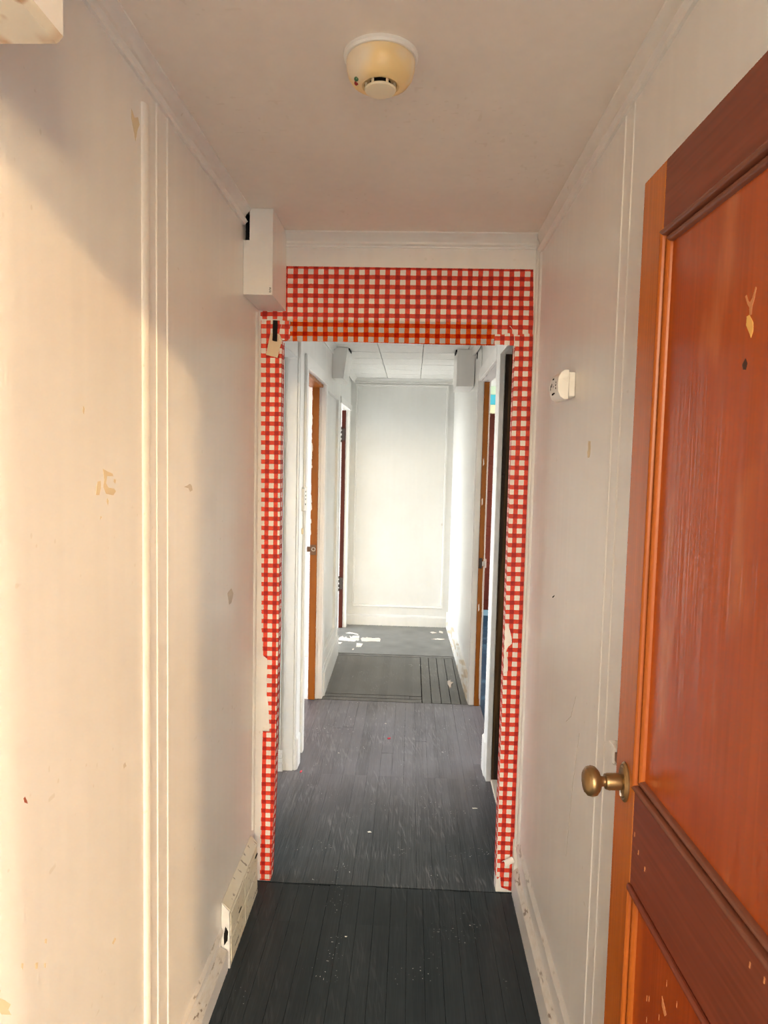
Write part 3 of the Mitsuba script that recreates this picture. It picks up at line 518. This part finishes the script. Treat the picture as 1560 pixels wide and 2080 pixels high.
# ------------------------------------------------------------------ box covers
def shell_box(x0, x1, y0, y1, z0, z1, b=0.004): return box(x0, x1, y0, y1, z0, z1, b)
B1 = thing('box_cover', 'white painted box cover with a black notch beside the gingham band', 'box cover', 'box covers under the ceiling')
front = Polygon([(-0.549, 2.084), (-0.456, 2.084), (-0.456, 2.349), (-0.530, 2.349), (-0.530, 2.252), (-0.549, 2.252)])
part(B1, 'front', prism(front, 1, 2.205, 2.215), 'near_trim', 'front with a notch cut out')
part(B1, 'side', box(-0.466, -0.456, 2.215, 2.4395, 2.084, 2.349), 'near_trim')
part(B1, 'bottom', box(-0.549, -0.466, 2.215, 2.4395, 2.084, 2.092), 'near_trim')
part(B1, 'shade_sheet', box(-0.549, -0.467, 2.235, 2.24, 2.093, 2.34), 'black', 'black sheet for the shade inside')  # black sheet put in for the unlit inside behind the notch
for i in range(3): part(B1, 'slot', box(-0.466, -0.460, 2.206 + 0.0, 2.2045, 2.092 + 0.006 * i, 2.094 + 0.006 * i), 'dark_gap')
B2 = thing('box_cover', 'rust spotted white box cover at the top left, nearest the viewer', 'box cover', 'box covers under the ceiling')
part(B2, 'body', box(-0.699, -0.42, 0.20, 0.835, 2.047, 2.349, 0.008), 'rusty_enamel')
def tapered(x0, x1, xt0, xt1, y0, y1, z0, z1):
    v = [(x0, y0, z0), (x1, y0, z0), (x1, y1, z0), (x0, y1, z0), (xt0, y0, z1), (xt1, y0, z1), (xt1, y1, z1), (xt0, y1, z1)]
    return trimesh.convex.convex_hull(np.array(v))
B3 = thing('box_cover', 'white tapered box cover on the left wall of the back hall', 'box cover', 'box covers under the ceiling')
part(B3, 'body', tapered(-0.564, -0.487, -0.564, -0.460, 4.75, 5.12, 2.125, 2.334), 'far_trim')
part(B3, 'gap', box(-0.564, -0.550, 4.742, 4.75, 2.315, 2.332), 'black', 'black gap at its top corner')
part(B3, 'gap', box(-0.457, -0.452, 4.80, 4.95, 2.322, 2.3345), 'black')
B4 = thing('box_cover', 'white box cover on the right wall of the back hall', 'box cover', 'box covers under the ceiling')
part(B4, 'body', cat_([tapered(0.285, 0.402, 0.285, 0.408, 4.75, 5.15, 2.085, 2.334)]), 'far_trim')
part(B4, 'gap', box(0.277, 0.285, 4.78, 4.95, 2.320, 2.3345), 'black')
part(B4, 'slot', box(0.408, 0.4145, 4.62, 4.66, 2.255, 2.295), 'black', 'black slot beside it')

# ------------------------------------------------------------------ smoke detector
SD = thing('smoke_detector', 'yellowed round smoke detector on the beige ceiling', 'smoke detector')
SX, SY = -0.081, 1.392
def sd(prof, n=56):
    m = lathe([(r, z) for r, z in prof], n); m.apply_translation([SX, SY, H]); m.fix_normals(); return m
part(SD, 'mount', sd([(0, 0), (0.072, 0), (0.072, -0.006), (0.069, -0.010), (0, -0.010)]), 'white_plastic', 'white mounting ring', smooth=35)
bd = part(SD, 'body', sd([(0, -0.010), (0.065, -0.010), (0.0665, -0.013), (0.0655, -0.027), (0.062, -0.040), (0.055, -0.050), (0.045, -0.056), (0.036, -0.058), (0.032, -0.055), (0.031, -0.050), (0, -0.050)]), 'yellow_plastic', 'yellowed body', smooth=35)
part(SD, 'chamber', sd([(0, -0.050), (0.020, -0.050), (0.020, -0.062), (0, -0.062)]), 'dark_gap')
part(SD, 'sensor_cap', sd([(0, -0.061), (0.029, -0.061), (0.0305, -0.063), (0.029, -0.066), (0.018, -0.068), (0, -0.0685)]), 'cream_plastic', 'cream sensor cap', smooth=35)
for i in range(6):
    a = 2 * np.pi * (i + 0.5) / 6 + np.pi / 6 + 0.02; x, y = SX + 0.0275 * math.cos(a), SY + 0.0275 * math.sin(a)
    part(SD, 'post', box(x - 0.0026, x + 0.0026, y - 0.002, y + 0.002, H - 0.063, H - 0.050, 0.0006), 'cream_plastic')
for dx, dy, mt_, nm in ((-0.045, -0.022, 'green_lens', 'green lamp'), (-0.046, -0.008, 'red_lens', 'red lamp')):
    m = trimesh.creation.icosphere(2, 0.0042); m.apply_translation([SX + dx, SY + dy, H - 0.0545]); part(SD, 'lamp', m, mt_, nm, smooth=True)

# ------------------------------------------------------------------ alarm on the right wall
AL = thing('wall_alarm', 'small white rounded alarm on the right wall', 'alarm')
part(AL, 'base', box(0.402, 0.4195, 1.835, 1.945, 1.747, 1.812, 0.002), 'white_plastic')
prof = [(0.402, 1.742), (0.392, 1.741), (0.382, 1.748), (0.3755, 1.762), (0.374, 1.780), (0.3755, 1.798), (0.382, 1.811), (0.392, 1.818), (0.402, 1.817)]
cv = part(AL, 'cover', prism(prof, 1, 1.838, 1.95), 'white_plastic', 'bulging cover with tiny dark print', smooth=40)
for y, z, w, h_ in ((1.90, 1.797, 0.006, 0.004), (1.915, 1.779, 0.005, 0.010), (1.862, 1.778, 0.004, 0.005), (1.862, 1.786, 0.003, 0.003), (1.862, 1.770, 0.003, 0.004), (1.895, 1.776, 0.003, 0.006), (1.905, 1.757, 0.004, 0.004), (1.885, 1.759, 0.014, 0.0025), (1.93, 1.772, 0.003, 0.014)):
    part(cv, 'print', box(0.3735, 0.3775, y, y + w, z, z + h_), 'black')
TH = thing('thermostat', 'white thermostat box on the left wall before the second left doorway', 'thermostat')
tb = part(TH, 'body', box(-0.564, -0.540, 3.455, 3.552, 1.305, 1.425, 0.004), 'white_plastic')
for z in (1.40, 1.38, 1.36, 1.335): part(tb, 'print', box(-0.541, -0.5395, 3.48, 3.50, z, z + 0.008), 'dark_gap')
part(TH, 'edge', box(-0.5645, -0.561, 3.4535, 3.4555, 1.31, 1.42), 'dark_gap')  # dark strip standing for the shade on the near side
SW = thing('light_switch', 'white light switch plate below the thermostat', 'light switch')
sp = part(SW, 'plate', box(-0.564, -0.559, 3.455, 3.53, 1.135, 1.275, 0.002), 'white_plastic')
part(sp, 'toggle', box(-0.559, -0.549, 3.488, 3.498, 1.185, 1.215, 0.002), 'cream_plastic')

# ------------------------------------------------------------------ floor register
RG = thing('floor_register', 'old cream metal wall register on the floor by the left gingham strip', 'register')
X0, XF = -0.549, -0.522
part(RG, 'body', prism([(X0, 0.0), (XF, 0.0), (XF - 0.004, 0.178), (X0, 0.200)], 1, 2.0, 2.372), 'register_paint')
part(RG, 'top_cap', prism([(X0, 0.200), (XF - 0.003, 0.177), (XF - 0.001, 0.184), (X0, 0.210)], 1, 1.997, 2.374), 'register_paint', 'stained sloping top')
part(RG, 'end_cap', prism([(X0, 0.0), (XF + 0.001, 0.0), (XF - 0.003, 0.184), (X0, 0.208)], 1, 1.992, 1.999), 'near_trim', 'white end with a chipped patch')
part(RG, 'chip', prism([(-0.540, 0.075), (-0.530, 0.09), (-0.528, 0.12), (-0.536, 0.135), (-0.541, 0.11)], 1, 1.9912, 1.9922), 'dark_gap', 'dark chip in the paint')
for a, b, c, d in ((2.008, 2.18, 0.095, 0.165), (2.188, 2.362, 0.095, 0.165), (2.008, 2.18, 0.012, 0.085), (2.188, 2.362, 0.012, 0.085)):
    part(RG, 'panel', prism([(XF - 0.004 * c / 0.178 - 0.001, c), (XF - 0.004 * c / 0.178 + 0.0022, c + 0.001), (XF - 0.004 * d / 0.178 + 0.0022, d - 0.001), (XF - 0.004 * d / 0.178 - 0.001, d)], 1, a, b), 'register_paint')
for y, z, l in ((2.05, 0.030, 0.05), (2.10, 0.105, 0.03), (2.30, 0.02, 0.06), (2.33, 0.15, 0.03)):
    part(RG, 'crack', box(XF - 0.003, XF + 0.0018, y, y + l, z, z + 0.003), 'dark_gap')

# ------------------------------------------------------------------ litter on the floor
obj('litter_scrap', cyl((-0.100, 3.790, 0.004), (-0.086, 3.800, 0.004), 0.004, 8), 'red_plastic', 'tiny red and white scrap in the middle of the hallway floor', 'scrap')
obj('litter_scrap', cyl((-0.522, 3.330, 0.004), (-0.518, 3.345, 0.004), 0.004, 8), 'red_plastic', 'tiny red scrap on the floor at the foot of the left casing', 'scrap')
for x, y, r, tx in ((-0.143, 2.808, .012, 'white paint flake on the dark boards just beyond the gingham opening'), (0.325, 3.047, .014, 'longish white paint flake by the sill of the first right doorway'),
                   (-0.12, 4.02, .009, 'white paint flake on the worn boards behind the red and white scrap'), (-0.36, 3.58, .009, 'white paint flake on the worn boards right of the left casing'), (-0.18, 2.16, .006, 'tiny white paint flake on the near black boards of the front hall')):
    a = np.sort(rng.uniform(0, 6.28, 9)); q = rng.uniform(.5, 1, 9)
    pts = [(x + r * math.cos(t) * w, y + 0.5 * r * math.sin(t) * w) for t, w in zip(a, q)]
    obj('paint_flake', prism(Polygon(pts).convex_hull, 2, 0.0, 0.0012), 'white_paper', tx, 'paint flake', 'paint flakes on the floor boards')
